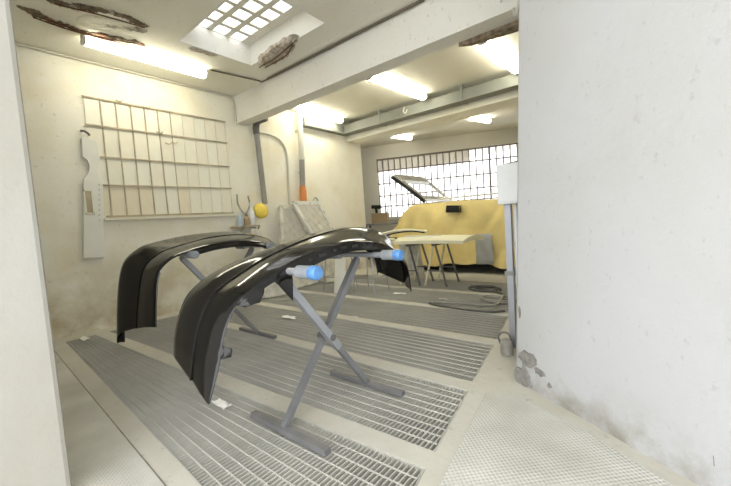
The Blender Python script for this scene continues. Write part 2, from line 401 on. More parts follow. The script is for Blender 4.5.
# ---- barred window on the left wall, blocked with boards
win1 = bpy.data.objects.new('window_1', None); C.objects.link(win1); win1.location = (XL, 1.17, 1.22); struct(win1)
YB = [1.165 + .1475 * i for i in range(12)]; ZB = [1.235, 1.585, 1.895, 2.232, 2.53]
pm = ['cream_pane', 'cream_pane_b', 'cream_pane_c']
bm = NB(); box(bm, 0, .006, -.5, .5, -.5, .5); pane_me = bpy.data.meshes.new('board'); bm.to_mesh(pane_me); bm.free(); pane_me.materials.append(MATS['cream_pane'])
for r_ in range(4):
    for c_ in range(11):
        w, h = YB[c_ + 1] - YB[c_] - .010, ZB[r_ + 1] - ZB[r_] - .012
        q = (random.random() ** 2) * .006
        inst('board', pane_me, win1, (q, (YB[c_] + YB[c_ + 1]) / 2 - 1.17, (ZB[r_] + ZB[r_ + 1]) / 2 - 1.22), (0, R(random.uniform(-.3, .3)), R(random.uniform(-.6, .6))), (1, w, h),
             'tan_pane' if (r_ == 0 and c_ in (0, 1, 2, 3, 6)) else random.choice(pm))
for i, y in enumerate(YB):
    if i == 0: continue
    bm = NB(); e = random.uniform(-.004, .004)
    bar(bm, (XL + .016, y + e, ZB[0]), (XL + .016, y - e, ZB[-1]), .011 if i < 6 else .008); obj('upright_bar', bm, 'old_bar' if i < 7 else 'cream_pane_b', win1)
for i, z in enumerate(ZB):
    bm = NB(); bar(bm, (XL + .020, YB[0] - (.01 if i in (3, 4) else -.09), z), (XL + .020, YB[-1] + .012, z + .006), .012, .016 if i else .022); obj('cross_bar', bm, 'old_bar', win1)
bm = NB(); box(bm, XL, XL + .06, YB[0] + .06, YB[-1] + .03, 1.195, 1.215); obj('sill', bm, 'cream_pane_b', win1)
for y, z in ((1.50, 2.55), (1.78, 2.535), (1.90, 2.25), (1.99, 2.13), (2.07, 2.15), (2.40, 2.53)):
    bm = NB(); tube(bm, smooth_pts([(XL + .01, y - .03, z + .01), (XL + .035, y, z - .01), (XL + .03, y + .035, z + .012)]), .006, 6); obj('bent_hook', bm, 'old_bar', win1)

# ---- far window: bars and panes
win2 = bpy.data.objects.new('window_2', None); C.objects.link(win2); struct(win2); win2.matrix_world = FM
def fobj(name, bm, m): return obj(name, bm, m, win2, keep=True)
ZR = [1.03, 1.33, 1.61, 1.93, 2.265, 2.56]; SP = .1565; NCOL = 39
for i in range(NCOL + 1):
    s = S0 + i * SP
    bm = NB(); dark = (i == 15 or i == 18 or i == 30)
    bar(bm, (s, .055, ZS), (s, .055, ZH), .045 if i == 18 else .030); fobj('window_bar', bm, 'window_frame' if i in (0, 15, 18, 30) else 'window_frame_light')
for i, z in enumerate(ZR):
    bm = NB(); bar(bm, (S0, .05, z), (S1, .05, z), .026, .030); fobj('cross_rail', bm, 'window_frame')
bm = NB(); bar(bm, (S0, .04, ZR[4]), (S0 + 15 * SP, .04, ZR[4]), .03, .035); bar(bm, (S0, .04, ZR[5]), (S0 + 15 * SP, .04, ZR[5]), .03, .035); fobj('transom_frame', bm, 'window_frame')
for i in range(16):
    bm = NB(); bar(bm, (S0 + i * SP, .04, ZR[4]), (S0 + i * SP, .04, ZR[5]), .028); fobj('transom_bar', bm, 'window_frame')
bm = NB(); box(bm, -.5, .5, -.003, .003, -.5, .5); pme = bpy.data.meshes.new('pane'); bm.to_mesh(pme); bm.free(); pme.materials.append(MATS['pane_glass'])
for i in range(NCOL):
    for j in range(5):
        inst('pane', pme, win2, (S0 + (i + .5) * SP, .075, (ZR[j] + ZR[j + 1]) / 2), (0, 0, R(random.uniform(-.8, .8))), (SP - .012, 1, ZR[j + 1] - ZR[j] - .014), 'pane_dirty' if (j == 4 and i < 15) else None)
bm = NB(); box(bm, S0 - .05, S1, -.08, .06, ZS - .06, ZS); fobj('sill', bm, 'wall_far')

# ------------------------------------------------------------------ GRATINGS over the pit
ordn = ['at the entrance edge of the pit', 'second from the entrance edge of the pit', 'third from the entrance edge of the pit',
        'fourth from the entrance edge of the pit', 'fifth from the entrance edge, under the hoses', 'last one before the covered car']
for gi, (fa, fb) in enumerate(LINES):
    g = thing('floor_grating', 'galvanised steel floor grating, ' + ordn[gi], 'grating', (PXL, fa(PXL), -.03), 'steel gratings over the floor pit')
    bm = NB(); x = PXL + .012; zt = -.002
    while True:
        y0 = fa(x); y1 = min(fb(x), yr(x) - .012)
        if x > xr(y0) - .012: break
        if y1 > y0 + .02: box(bm, x - .0022, x + .0022, y0 + .004, y1 - .004, zt - .024, zt)
        x += .0225
    o = obj('bearing_bars', bm, 'galvanised', g); o['kind'] = 'stuff'
    bm = NB(); nr = 10
    for k in range(1, nr):
        f = k / nr
        yy = lambda x: fa(x) + (fb(x) - fa(x)) * f
        xe = xr(yy(-.85)) - .012
        bar(bm, (PXL + .006, yy(PXL), zt - .002), (xe, yy(xe), zt - .002), .0045, .006)
    o = obj('cross_rods', bm, 'rod_steel', g); o['kind'] = 'stuff'
    bm = NB()
    xa, xb = xr(fa(-.8)) - .006, xr(fb(-.8)) - .006
    P4 = [(PXL + .004, fa(PXL) + .003), (xa, fa(xa) + .003), (xb, fb(xb) - .003), (PXL + .004, fb(PXL) - .003)]
    for i in range(4): bar(bm, (*P4[i], zt - .014), (*P4[(i + 1) % 4], zt - .014), .005, .03)
    obj('edge_frame', bm, 'galvanised', g)
    for i in range(1, 5):
        bm = NB(); xx = PXL + (xa - PXL) * i / 5; box(bm, xx - .02, xx + .02, fa(xx) + .001, fb(xx) - .001, -.139, -.031); obj('support_beam', bm, 'pit_concrete', g)

# ------------------------------------------------------------------ STANDS AND BUMPERS
def stand(cx, y1, y2, zt, label, tops=None):
    s = thing('bumper_stand', label, 'stand', (cx, (y1 + y2) / 2, 0), 'folding bumper stands')
    ny, fy = tops or (y1 + .06, y2 + .02)
    hf = .28
    for k, (yf, yt, dx) in enumerate(((y1, fy, -.028), (y2, ny, .028))):
        a = Vector((cx + dx, yf, .012)); b = Vector((cx + dx, yt, zt - .02))
        bm = NB(); bar(bm, a, b, .028, .030, (1, 0, 0)); leg = obj('leg', bm, 'grey_steel', s)
        if k == 1:
            bm = NB(); bar(bm, a.lerp(b, .40), a.lerp(b, .98), .037, .038, (1, 0, 0)); obj('sleeve', bm, 'light_steel', leg)
        else:
            bm = NB(); bar(bm, a.lerp(b, .60), a.lerp(b, .98), .036, .036, (1, 0, 0)); obj('sleeve', bm, 'grey_steel', leg)
        bm = NB(); box(bm, cx - hf, cx + hf, yf - .017, yf + .017, .003, .030); ft = obj('foot', bm, 'foot_steel', s)
        bm = NB(); tube(bm, [(cx - hf, yt, zt), (cx + hf - .03, yt, zt)], .017, 10); obj('arm', bm, 'light_steel', s, True)
        for e in (-1, 1):
            bm = NB(); tube(bm, [(cx + e * (hf - .12), yt, zt), (cx + e * (hf - .11), yt, zt), (cx + e * hf, yt, zt), (cx + e * (hf + .005), yt, zt)], [.018, .029, .029, .025], 14); p = obj('foam_sleeve', bm, 'foam_grey', s, True)
    t = .5
    pz = (zt + .0) * .49; py = (y1 + y2) / 2 + .01
    bm = NB(); tube(bm, [(cx - .055, py, pz), (cx + .055, py, pz)], .018, 12); obj('pivot_bolt', bm, 'dark_steel', s, True)
    return s
F_CX, R_CX = -1.375, -2.90
st1 = stand(F_CX, .99, 1.585, .795, 'grey folding stand with blue-tipped arms under the notched bumper', (1.0, 1.63))
for yt in (1.0, 1.63):
    bm = NB(); x = F_CX + .285; tube(bm, [(x - .035, yt, .795), (x - .03, yt, .795), (x + .006, yt, .795), (x + .012, yt, .795)], [.028, .031, .031, .026], 14); obj('blue_tip', bm, 'blue_film', st1, True)['label'] = 'blue film wrapped tip'
st2 = stand(R_CX, 1.27, 1.85, .832, 'grey folding stand with grey padded arms under the bumper beside the barred window', (1.22, 1.90))

def bumper(name, label, origin, cols, flange, step_at, slots):
    """cols: longitudinal edges of the skin, each a list of (x,y,z) from the near tip over the top to the far tip; the last column turns down into a lip of varying depth"""
    K = 15
    cur = [smooth_pts(c, K) for c in cols]
    n = len(cur[0]); E = cur[-1]; cen = Vector((0, (E[0].y + E[-1].y) / 2, .45)); rows = []
    for r_ in range(n):
        t = E[min(n - 1, r_ + 1)] - E[max(0, r_ - 1)]; nin = Vector((0, t.z, -t.y)).normalized()
        if nin.dot(Vector((0, cen.y - E[r_].y, cen.z - E[r_].z))) < 0: nin = -nin
        L0 = cur[0][r_]
        pts = [L0 + nin * .045 + Vector((.02, 0, 0)), L0 + nin * .018 + Vector((.002, 0, 0))]
        for k, c in enumerate(cur):
            if k == step_at:
                q = c[r_]; pts += [q + nin * .001 + Vector((-.008, 0, 0)), q - nin * .0045 + Vector((-.001, 0, 0)), q - nin * .0045 + Vector((.005, 0, 0)), q + nin * .002 + Vector((.013, 0, 0))]
            else: pts.append(c[r_])
        d = flange(r_ / (n - 1), E[r_])
        e = E[r_]
        w = min(1.0, d / .03); o = .016 * w
        pts += [e + nin * o + Vector((.014 * w, 0, 0)), e + nin * (o + d * .5) + Vector((.024 * w, 0, 0)), e + nin * (o + d) + Vector((.030 * w, 0, 0))]
        rows.append(smooth_pts(pts, 3))
    g = thing(name, label, 'bumper', origin, 'black car bumpers on stands')
    bm = NB(); grid(bm, rows)
    sk = obj('skin', bm, 'black_gloss', g, True)
    md = sk.modifiers.new('thickness', 'SOLIDIFY'); md.thickness = .005; md.offset = 0
    for y, l in slots:
        i = min(range(n), key=lambda k: abs(E[k].y - y) + (9 if E[k].z < .7 else 0))
        q = rows[i][-5]; bm = NB()
        box(bm, q.x - .002, q.x + .005, q.y - l, q.y + l, q.z - .009, q.z + .009); obj('clip_slot', bm, 'black_rubber', g)
    return g
def X(x, yz): return [(x if not isinstance(x, (list, tuple)) else x[i], y, z) for i, (y, z) in enumerate(yz)]
# notched bumper, nearest the entrance: left edge, shoulder, crease, roll, right edge
cL = X([-1.68] * 9 + [-1.66, -1.63, -1.60, -1.60, -1.60], [(.641, .45), (.654, .54), (.686, .64), (.74, .722), (.842, .785), (1.01, .837), (1.2, .874), (1.42, .905), (1.62, .915), (1.82, .895), (1.97, .835), (2.06, .75), (2.09, .66), (2.10, .60)])
cM = X([-1.57] * 9 + [-1.56, -1.54, -1.52, -1.51, -1.51], [(.627, .422), (.643, .530), (.680, .648), (.738, .735), (.840, .80), (1.005, .853), (1.19, .896), (1.41, .938), (1.62, .958), (1.84, .945), (2.00, .875), (2.085, .77), (2.115, .66), (2.12, .565)])
cK = X([-1.47] * 9 + [-1.45, -1.42, -1.41, -1.40, -1.40], [(.616, .397), (.640, .510), (.683, .640), (.747, .728), (.85, .782), (1.0, .842), (1.176, .892), (1.397, .934), (1.61, .953), (1.83, .938), (1.97, .870), (2.07, .76), (2.11, .64), (2.115, .535)])
cN = X([-1.375, -1.375, -1.38, -1.385] + [-1.385] * 5 + [-1.38, -1.365, -1.36, -1.35, -1.35], [(.605, .373), (.640, .492), (.684, .628), (.748, .722), (.846, .782), (.985, .836), (1.15, .880), (1.36, .914), (1.58, .925), (1.79, .902), (1.94, .835), (2.04, .735), (2.075, .62), (2.08, .515)])
cE = X([-1.31, -1.31, -1.31, -1.30, -1.295] + [-1.29] * 9, [(.600, .352), (.650, .475), (.694, .615), (.758, .715), (.845, .770), (.955, .808), (1.10, .848), (1.30, .884), (1.50, .889), (1.71, .862), (1.87, .802), (1.985, .715), (2.025, .61), (2.035, .505)])
def fl2(f, e):
    y, z = e.y, e.z
    if y < 1.0 and z < .70: return .004 + (.020 if .505 < z < .545 else 0)
    if y > 1.85: return .03
    d = .038
    def tooth(c, w, h): return h * max(0, 1 - abs(y - c) / w)
    if y < 1.01:
        d = .022 + tooth(.80, .05, .030) + tooth(.955, .045, .115)
    elif y < 1.10: d = .03
    return d
b2 = bumper('car_bumper', 'glossy black bumper with notched lower edge on the blue-tipped stand', (-1.45, 1.33, .5), [cL, cM, cK, cN, cE], fl2, 2,
            [(1.13, .012), (1.20, .024), (1.30, .012), (1.37, .020), (1.46, .026), (1.54, .010), (1.60, .022)])
# plain bumper beside the barred window
dL = X([-3.15] * 8 + [-3.12, -3.09, -3.06, -3.05, -3.05], [(.814, .205), (.837, .451), (.872, .675), (.917, .807), (1.0, .885), (1.11, .929), (1.436, .975), (1.80, .980), (2.08, .925), (2.24, .82), (2.29, .68), (2.30, .5), (2.29, .40)])
dM = X([-3.08] * 8 + [-3.05, -3.03, -3.0, -3.0, -3.0], [(.820, .285), (.842, .47), (.878, .678), (.925, .806), (1.01, .882), (1.12, .926), (1.44, .972), (1.79, .975), (2.06, .920), (2.22, .81), (2.27, .67), (2.28, .5), (2.27, .42)])
dK = X([-2.92] * 8 + [-2.9] * 5, [(.880, .330), (.905, .50), (.938, .665), (.975, .765), (1.055, .838), (1.17, .885), (1.47, .940), (1.77, .945), (2.02, .895), (2.16, .79), (2.21, .66), (2.22, .5), (2.21, .42)])
dN = X([-2.80] * 13, [(.895, .350), (.918, .52), (.948, .672), (.985, .765), (1.06, .835), (1.17, .878), (1.42, .922), (1.72, .925), (1.98, .872), (2.11, .78), (2.17, .66), (2.18, .5), (2.17, .42)])
dE = X([-2.70] * 13, [(.915, .360), (.935, .53), (.958, .675), (.992, .755), (1.064, .817), (1.17, .858), (1.40, .898), (1.65, .902), (1.90, .860), (2.05, .77), (2.13, .66), (2.15, .5), (2.14, .42)])
def fl1(f, e):
    if e.z < .74: return .012
    return .008 if e.y < 1.22 else .035
b1 = bumper('car_bumper', 'glossy black bumper with plain square ends hanging nearest the barred window', (-2.92, 1.55, .5), [dL, dM, dK, dN, dE], fl1, 2, [])

# ------------------------------------------------------------------ LAMPS
def lamp(p, q, label):
    p, q = Vector(p), Vector(q); L_ = (q - p).length; c = (p + q) / 2
    t = thing('fluorescent_light', label, 'light', (c.x, c.y, ZC), 'fluorescent ceiling lights')
    t.rotation_euler = (0, 0, math.atan2(q.y - p.y, q.x - p.x) - math.pi / 2)
    h = L_ / 2
    bm = NB(); box(bm, -.045, .045, -h, h, -.035, 0); obj('housing', bm, 'lamp_housing', t, keep=True)
    pr = [(-.058, -.034), (-.060, -.055), (-.048, -.082), (-.02, -.094), (.02, -.094), (.048, -.082), (.060, -.055), (.058, -.034)]
    bm = NB(); grid(bm, [[(x, y, z) for x, z in pr] for y in (-h + .02, h - .02)])
    A = [bm.verts.new((x, -h + .02, z)) for x, z in pr]; B = [bm.verts.new((x, h - .02, z)) for x, z in pr]; bm.faces.new(A); bm.faces.new(list(reversed(B)))
    obj('diffuser', bm, 'tube_glow', t, keep=True)
    for e in (-1, 1):
        bm = NB(); prism(bm, pr, 0, .02, Matrix(((1, 0, 0, 0), (0, 0, 1, e * (h - .01) - .01), (0, 1, 0, 0), (0, 0, 0, 1)))); obj('end_cap', bm, 'box_white', t, keep=True)
    return t
lamp((-4.15, 1.07, 0), (-4.16, 2.27, 0), 'lit fluorescent fixture on the spalled ceiling above the barred window')
lamp((-4.36, 3.78, 0), (-4.48, 5.02, 0), 'lit fluorescent fixture above the two wall pipes')
lamp((-2.86, 3.80, 0), (-2.78, 5.12, 0), 'lit fluorescent fixture in the middle of the bay behind the beam')
lamp((-1.42, 4.0, 0), (-1.39, 5.19, 0), 'lit fluorescent fixture near the broken end of the beam')
lamp((-4.58, 6.78, 0), (-4.44, 7.42, 0), 'small lit fixture over the dark-framed end of the long window')
lamp((-2.78, 6.8, 0), (-2.60, 7.52, 0), 'small lit fixture above the covered car')

# ------------------------------------------------------------------ PIPES AND CABLES
def pipe(name, pts, r, m, label, cat, k=6, n=10, smooth=True):
    bm = NB(); tube(bm, smooth_pts(pts, k) if smooth else pts, r, n); return tag(obj(name, bm, m, None, True), label, cat)
p1 = thing('drain_pipe', 'dark grey pipe running down the wall under the beam end', 'pipe', (-4.66, 3.27, 1.3))
bm = NB(); tube(bm, [(-4.66, 3.27, 2.50), (-4.66, 3.29, 2.0), (-4.66, 3.31, 1.36)], .042, 14); obj('shaft', bm, 'pipe_grey', p1, True)
bm = NB(); tube(bm, smooth_pts([(-4.66, 3.27, 2.42), (-4.66, 3.27, 2.53), (-4.60, 3.27, 2.60), (-4.46, 3.32, 2.63)]), .050, 14); obj('elbow', bm, 'pipe_dark', p1, True)
p2 = thing('vent_pipe', 'white and grey wall pipe with an orange coupling at its lower end', 'pipe', (-4.62, 4.07, 1.4))
bm = NB(); tube(bm, [(-4.62, 4.10, 2.12), (-4.62, 4.13, 2.92)], .047, 14); obj('upper_pipe', bm, 'pipe_white', p2, True)
bm = NB(); tube(bm, [(-4.62, 4.07, 1.62), (-4.62, 4.10, 2.12)], .047, 14); obj('lower_pipe', bm, 'pipe_grey', p2, True)
bm = NB(); tube(bm, [(-4.62, 4.10, 2.10), (-4.62, 4.10, 2.14)], .053, 14); obj('collar', bm, 'pipe_white', p2, True)
bm = NB(); tube(bm, [(-4.62, 4.07, 1.40), (-4.62, 4.07, 1.58), (-4.62, 4.07, 1.60), (-4.62, 4.07, 1.66)], [.060, .060, .054, .050], 16); obj('orange_coupling', bm, 'orange', p2, True)
for z in (1.9, 2.6):
    bm = NB(); bar(bm, (-4.73, 4.10, z), (-4.60, 4.10, z), .02, .03); obj('bracket', bm, 'cable', p2)
pipe('wall_conduit', [(-4.71, 3.33, 2.46), (-4.71, 3.50, 2.47), (-4.71, 3.72, 2.42), (-4.71, 3.85, 2.25), (-4.71, 3.86, 1.95), (-4.71, 3.83, 1.25)], .015, 'cable', 'thin curved conduit between the two wall pipes', 'conduit')
pipe('ceiling_cable', [(-4.70, .27, 2.80), (-4.70, .32, 2.88), (-4.70, .45, 2.905), (-4.70, 1.4, 2.91), (-4.70, 2.80, 2.91), (-4.70, 2.90, 2.90), (-4.70, 2.96, 2.84), (-4.70, 2.965, 2.56)], .011, 'cable', 'pale cable run along the top of the wall above the barred window', 'cable')
pipe('ceiling_cable', [(-1.55, 2.955, 2.915), (-3.0, 2.955, 2.915), (-3.9, 2.945, 2.915), (-3.97, 2.90, 2.915), (-4.0, 2.80, 2.92), (-4.08, 2.30, 2.92)], .009, 'cable_dark', 'dark cable along the ceiling edge of the beam', 'cable')
pipe('ceiling_cable', [(-1.2, 2.93, 2.917), (-2.4, 2.93, 2.917), (-3.85, 2.93, 2.917)], .006, 'cable_dark', 'thin dark wire beside the cable on the beam edge', 'cable')
pipe('hanging_cable', [(-.78, 2.93, 2.93), (-.74, 2.90, 2.75), (-.72, 2.88, 2.60), (-.78, 2.93, 2.47), (-.80, 2.95, 2.53)], .012, 'cable', 'grey cables hanging at the right end of the beam', 'cable')
pipe('hanging_cable', [(-.86, 2.93, 2.93), (-.88, 2.95, 2.75), (-.89, 2.95, 2.62)], .009, 'box_white', 'white wire hanging at the right end of the beam', 'cable')
# duct along the wall and the second beam
d = thing('cable_duct', 'grey metal duct along the far beam and side wall', 'duct', (-4.6, 5.3, 2.7))
bm = NB(); box(bm, -4.60, 2.2, 5.22, 5.42, 2.70, 2.86); obj('beam_run', bm, 'duct_grey', d)
bm = NB(); box(bm, -4.73, -4.60, 4.22, 5.42, 2.70, 2.84); obj('wall_run', bm, 'duct_grey', d)
for x in (-3.75, -2.2, -.4):
    bm = NB(); box(bm, x - .015, x + .015, 5.21, 5.425, 2.69, 2.93); obj('hanger', bm, 'duct_grey', d)
bm = NB(); tube(bm, smooth_pts([(-3.2, 5.20, 2.86), (-3.22, 5.19, 2.78), (-3.18, 5.19, 2.74), (-3.15, 5.20, 2.80)]), .012, 6); obj('hook', bm, 'pipe_white', d)
# right pillar: electric box, conduits, little can
eb = thing('electric_box', 'white electric box on the pillar above two grey conduits', 'electric box', (-.75, 2.55, 1.05))
bm = NB(); box(bm, -.822, -.62, 2.47, 2.63, 1.045, 1.315); obj('case', bm, 'box_white', eb, bevel=.006)
bm = NB(); box(bm, -.812, -.64, 2.462, 2.472, 1.06, 1.30); obj('cover', bm, 'box_white', eb)
bm = NB(); bar(bm, (-.79, 2.55, 1.315), (-.70, 2.55, 1.325), .02); obj('latch', bm, 'dark_steel', eb)
c_ = thing('conduit', 'wide grey conduit running from the electric box to the floor', 'conduit', (-.80, 2.56, .0))
bm = NB(); box(bm, -.800, -.758, 2.535, 2.575, .02, 1.045); obj('trunking', bm, 'light_steel', c_)
bm = NB(); box(bm, -.812, -.750, 2.525, 2.58, .545, .575); obj('clamp', bm, 'duct_grey', c_)
c2_ = thing('conduit', 'narrow pale conduit beside the wide one on the pillar', 'conduit', (-.755, 2.56, 0))
bm = NB(); tube(bm, [(-.732, 2.555, .02), (-.732, 2.555, 1.045)], .014, 10); obj('trunking', bm, 'box_white', c2_, True)
k = thing('metal_can', 'small grey metal can with a handle at the foot of the pillar', 'can', (-.795, 2.45, 0))
bm = NB(); lathe(bm, [(.030, .001), (.041, .004), (.043, .05), (.041, .09), (.034, .105), (.022, .112)], 18, Matrix.Translation((-.795, 2.45, 0))); obj('body', bm, 'can_grey', k, True)
bm = NB(); tube(bm, smooth_pts([(-.835, 2.45, .07), (-.85, 2.45, .12), (-.82, 2.45, .155), (-.78, 2.45, .15), (-.76, 2.45, .10)]), .007, 6); obj('handle', bm, 'dark_steel', k, True)

# long white trim board leaning flat on the left wall
w = thing('trim_board', 'long white car trim board with a cut-out hung on the wall', 'board', (XL + .03, 1.1, .78))
MP = Matrix(((0, 0, 1, XL + .012), (1, 0, 0, 0), (0, 1, 0, 0), (0, 0, 0, 1)))
outl = [(1.002, 0.801), (1.082, 1.643), (1.11, 1.675), (1.14, 1.723), (1.148, 1.785), (1.134, 1.846), (1.097, 1.879), (1.107, 2.08), (1.187, 2.079), (1.249, 2.059), (1.253, 1.888), (1.222, 1.728), (1.237, 1.666), (1.249, 1.572), (1.184, 0.784)]
bm = NB(); prism(bm, outl, 0, .028, MP); obj('panel', bm, 'white_panel', w, bevel=.006)
bm = NB()
for a in ((1.065, 1.079, 1.265, 1.525), (1.131, 1.145, 1.265, 1.525), (1.065, 1.145, 1.265, 1.28), (1.065, 1.145, 1.51, 1.525)): prism(bm, [(a[0], a[2]), (a[1], a[2]), (a[1], a[3]), (a[0], a[3])], .027, .036, MP)
obj('recess_frame', bm, 'cream_pane_b', w)
bm = NB(); prism(bm, [(1.079, 1.28), (1.131, 1.28), (1.131, 1.51), (1.079, 1.51)], .027, .0295, MP); obj('recess', bm, 'old_bar', w)
for i in range(8):
    bm = NB(); lathe(bm, [(.006, 0), (.006, .004)], 8, MP @ Matrix.Translation((1.180 + .005 * i, 1.20 + .055 * i, .028))); obj('hole', bm, 'old_bar', w)
bm = NB(); tube(bm, smooth_pts([(XL, 1.12, 2.16), (XL + .05, 1.13, 2.15), (XL + .06, 1.16, 2.13), (XL + .03, 1.18, 2.12)]), .012, 6); obj('hook', bm, 'pipe_dark', w)

# ------------------------------------------------------------------ BACK OF THE SHOP
# car under yellow film, tailgate open
car = thing('covered_car', 'car masked in yellow plastic film with its tailgate open', 'car', (-2.4, 6.4, 0))
top = [(-4.08, .50), (-4.03, .78), (-3.90, .90), (-3.72, 1.03), (-3.56, 1.17), (-3.46, 1.225), (-3.2, 1.235), (-2.7, 1.235), (-2.2, 1.215), (-1.7, 1.19), (-1.25, 1.10), (-.8, .95), (-.3, .86), (.05, .74), (.15, .55)]
T_ = smooth_pts([(x, z, 0) for x, z in top], 7); rows = []
ring = [(-1.07, .07), (-1.06, .28), (-1.03, .52), (-1.005, .72), (-.95, .90), (-.90, .975), (-.84, .995), (-.5, 1.0), (0, 1.005), (.5, 1.0), (.84, .995), (.90, .975), (.95, .90), (1.005, .72), (1.03, .52), (1.06, .28), (1.07, .07)]
ring = [(v_.x, v_.y) for v_ in smooth_pts([(a, b, 0) for a, b in ring], 4)]
for q in T_:
    x, zt = q.x, q.y; row = []
    half = .80 * max(.78, min(1, (x + 4.1) / .3, (.2 - x) / .3)) ** .5
    for fy, fz in ring:
        p = Vector((x, 6.42 + fy * half, fz * zt))
        rg = .5 - abs(noise.noise(Vector((x * 1.6 + p.z * .9, fy, p.z * .8))))
        rg2 = .5 - abs(noise.noise(Vector((x * 3.7 - p.z * 2.2, fy * 2, p.z * 1.5 + 5))))
        nz = rg * .11 + rg2 * .06 - .05
        low = max(0, 1 - p.z / .7)
        p.y += (math.copysign(1, fy) if abs(fy) > .8 else 0) * (nz + low * .05 * math.sin(x * 9 + 2 * math.sin(x * 4)))
        p.z += (rg + rg2 - .6) * .03 * (p.z > .4)
        if fz < .2 and abs(fy) > .9: p.z += .03 + .05 * max(0, math.sin(x * 2.4 + 1.0)) + .02 * math.sin(x * 11)
        row.append(p)
    rows.append(row)
bm = NB(); V = grid(bm, rows); bm.faces.new(V[0]); bm.faces.new(list(reversed(V[-1]))); obj('film_cover', bm, 'film_yellow', car, True)
MW = Matrix(((1, 0, 0, 0), (0, 0, -1, 5.78), (0, 1, 0, 0), (0, 0, 0, 1)))
bm = NB(); vv = prism(bm, [(-2.74, 1.04), (-2.50, 1.025), (-2.49, 1.14), (-2.72, 1.16)], 0, .16); bmesh.ops.transform(bm, matrix=Matrix.Translation((0, 5.74, 0)) @ Matrix.Rotation(R(90), 4, 'X'), verts=vv); obj('uncovered_window', bm, 'dark_glass', car)
bm = NB(); rows = [[(-2.22 + .28 * i / 6 + .01 * math.sin(j), 5.548 - .012 * math.sin(i * 1.3 + j) - .02, .17 + .49 * j / 6) for i in range(7)] for j in range(7)]
grid(bm, rows); ps = obj('masking_paper', bm, 'paper_grey', car, True); ps.modifiers.new('t', 'SOLIDIFY').thickness = .004
for x in (-3.3, -.55):
    for y in (5.78, 7.06):
        bm = NB(); lathe(bm, [(.17, -.09), (.27, -.09), (.29, -.05), (.29, .05), (.27, .09), (.17, .09)], 24, Matrix.Translation((x, y, .292)) @ Matrix.Rotation(R(90), 4, 'X')); obj('tyre', bm, 'black_rubber', car, True)
bm = NB(); box(bm, -3.5, -.4, 5.75, 7.1, .16, .30); obj('underbody', bm, 'black_rubber', car)
# tailgate: hinged at the roof, swung up over the tail
def gate(c, f, lift): return Vector((-3.28 - .64 * f - .05 * math.sin(f * 3), 6.42 + c, 1.27 + .53 * f + .05 * math.sin(f * 3.1) + lift))
def gatew(f): return .56 + .08 * f
bm = NB()
fr = [(-1, 0), (-1, .12), (-1, .3), (-1, .5), (-1, .62)]
def strip(bm, c0, c1, f0, f1, th, n=6):
    top_ = [[gate(c, f0 + (f1 - f0) * i / n, th) for c in (c0(f0 + (f1 - f0) * i / n), c1(f0 + (f1 - f0) * i / n))] for i in range(n + 1)]
    bot = [[gate(c, f0 + (f1 - f0) * i / n, 0) for c in (c0(f0 + (f1 - f0) * i / n), c1(f0 + (f1 - f0) * i / n))] for i in range(n + 1)]
    A = grid(bm, top_); B = grid(bm, bot)
    for i in range(n):
        for k2 in (0, 1): bm.faces.new((A[i][k2], A[i + 1][k2], B[i + 1][k2], B[i][k2]))
    bm.faces.new((A[0][0], A[0][1], B[0][1], B[0][0])); bm.faces.new((A[-1][0], A[-1][1], B[-1][1], B[-1][0]))
strip(bm, lambda f: -gatew(f), lambda f: -gatew(f) + .10, 0, 1, .05); strip(bm, lambda f: gatew(f) - .10, lambda f: gatew(f), 0, 1, .05)
strip(bm, lambda f: -gatew(f) + .1, lambda f: gatew(f) - .1, 0, .1, .05, 2); strip(bm, lambda f: -gatew(f) + .1, lambda f: gatew(f) - .1, .66, 1, .07, 4)
tg = obj('tailgate', bm, 'silver_paint', car)
bm = NB(); strip(bm, lambda f: -gatew(f) + .1, lambda f: gatew(f) - .1, .1, .66, .02); obj('tailgate_glass', bm, 'pane_glass', tg)
bm = NB(); tube(bm, smooth_pts([gate(-gatew(f) - .01, f, .0) for f in (0, .25, .5, .75, .92, 1.02)]), .034, 8); obj('seal', bm, 'black_rubber', tg, True)
bm = NB(); tube(bm, smooth_pts([gate(c, 1.0, .0) for c in (-.62, -.3, 0, .3, .62)]), .035, 8); obj('seal', bm, 'black_rubber', tg, True)
bm = NB(); tube(bm, [(-3.55, 5.88, 1.18), gate(-.55, .42, 0)], .012, 6); obj('gas_strut', bm, 'dark_steel', tg)
bm = NB(); box(bm, -3.1, -1.75, 5.98, 6.06, 1.285, 1.315); obj('roof_rail', bm, 'box_white', car)

# primed door panel on two trestles
def trestle(x, y, zt, label, half=.20, spread=.17):
    t = thing('trestle', label, 'trestle', (x, y, 0), 'wooden trestles')
    bm = NB(); bar(bm, (x, y - half - .03, zt - .02), (x, y + half + .03, zt - .02), .04, .04); obj('top_rail', bm, 'dark_steel', t)
    for sy in (-1, 1):
        for sx in (-1, 1):
            bm = NB(); bar(bm, (x + sx * spread, y + sy * half, .0), (x + sx * .015, y + sy * (half - .02), zt - .03), .022, .022); obj('leg', bm, 'dark_steel' if sx > 0 else 'cream_primer', t)
        bm = NB(); bar(bm, (x - spread * .65, y + sy * half, .22), (x + spread * .65, y + sy * half, .22), .018); obj('brace', bm, 'dark_steel', t)
    return t
trestle(-2.78, 4.58, .615, 'dark trestle under the window-frame end of the cream car door')
trestle(-2.40, 4.66, .615, 'dark trestle under the square end of the cream car door')
dp = thing('primed_car_door', 'cream primed car door lying flat on two trestles', 'car door', (-2.4, 4.62, .615))
bm = NB(); rows = []
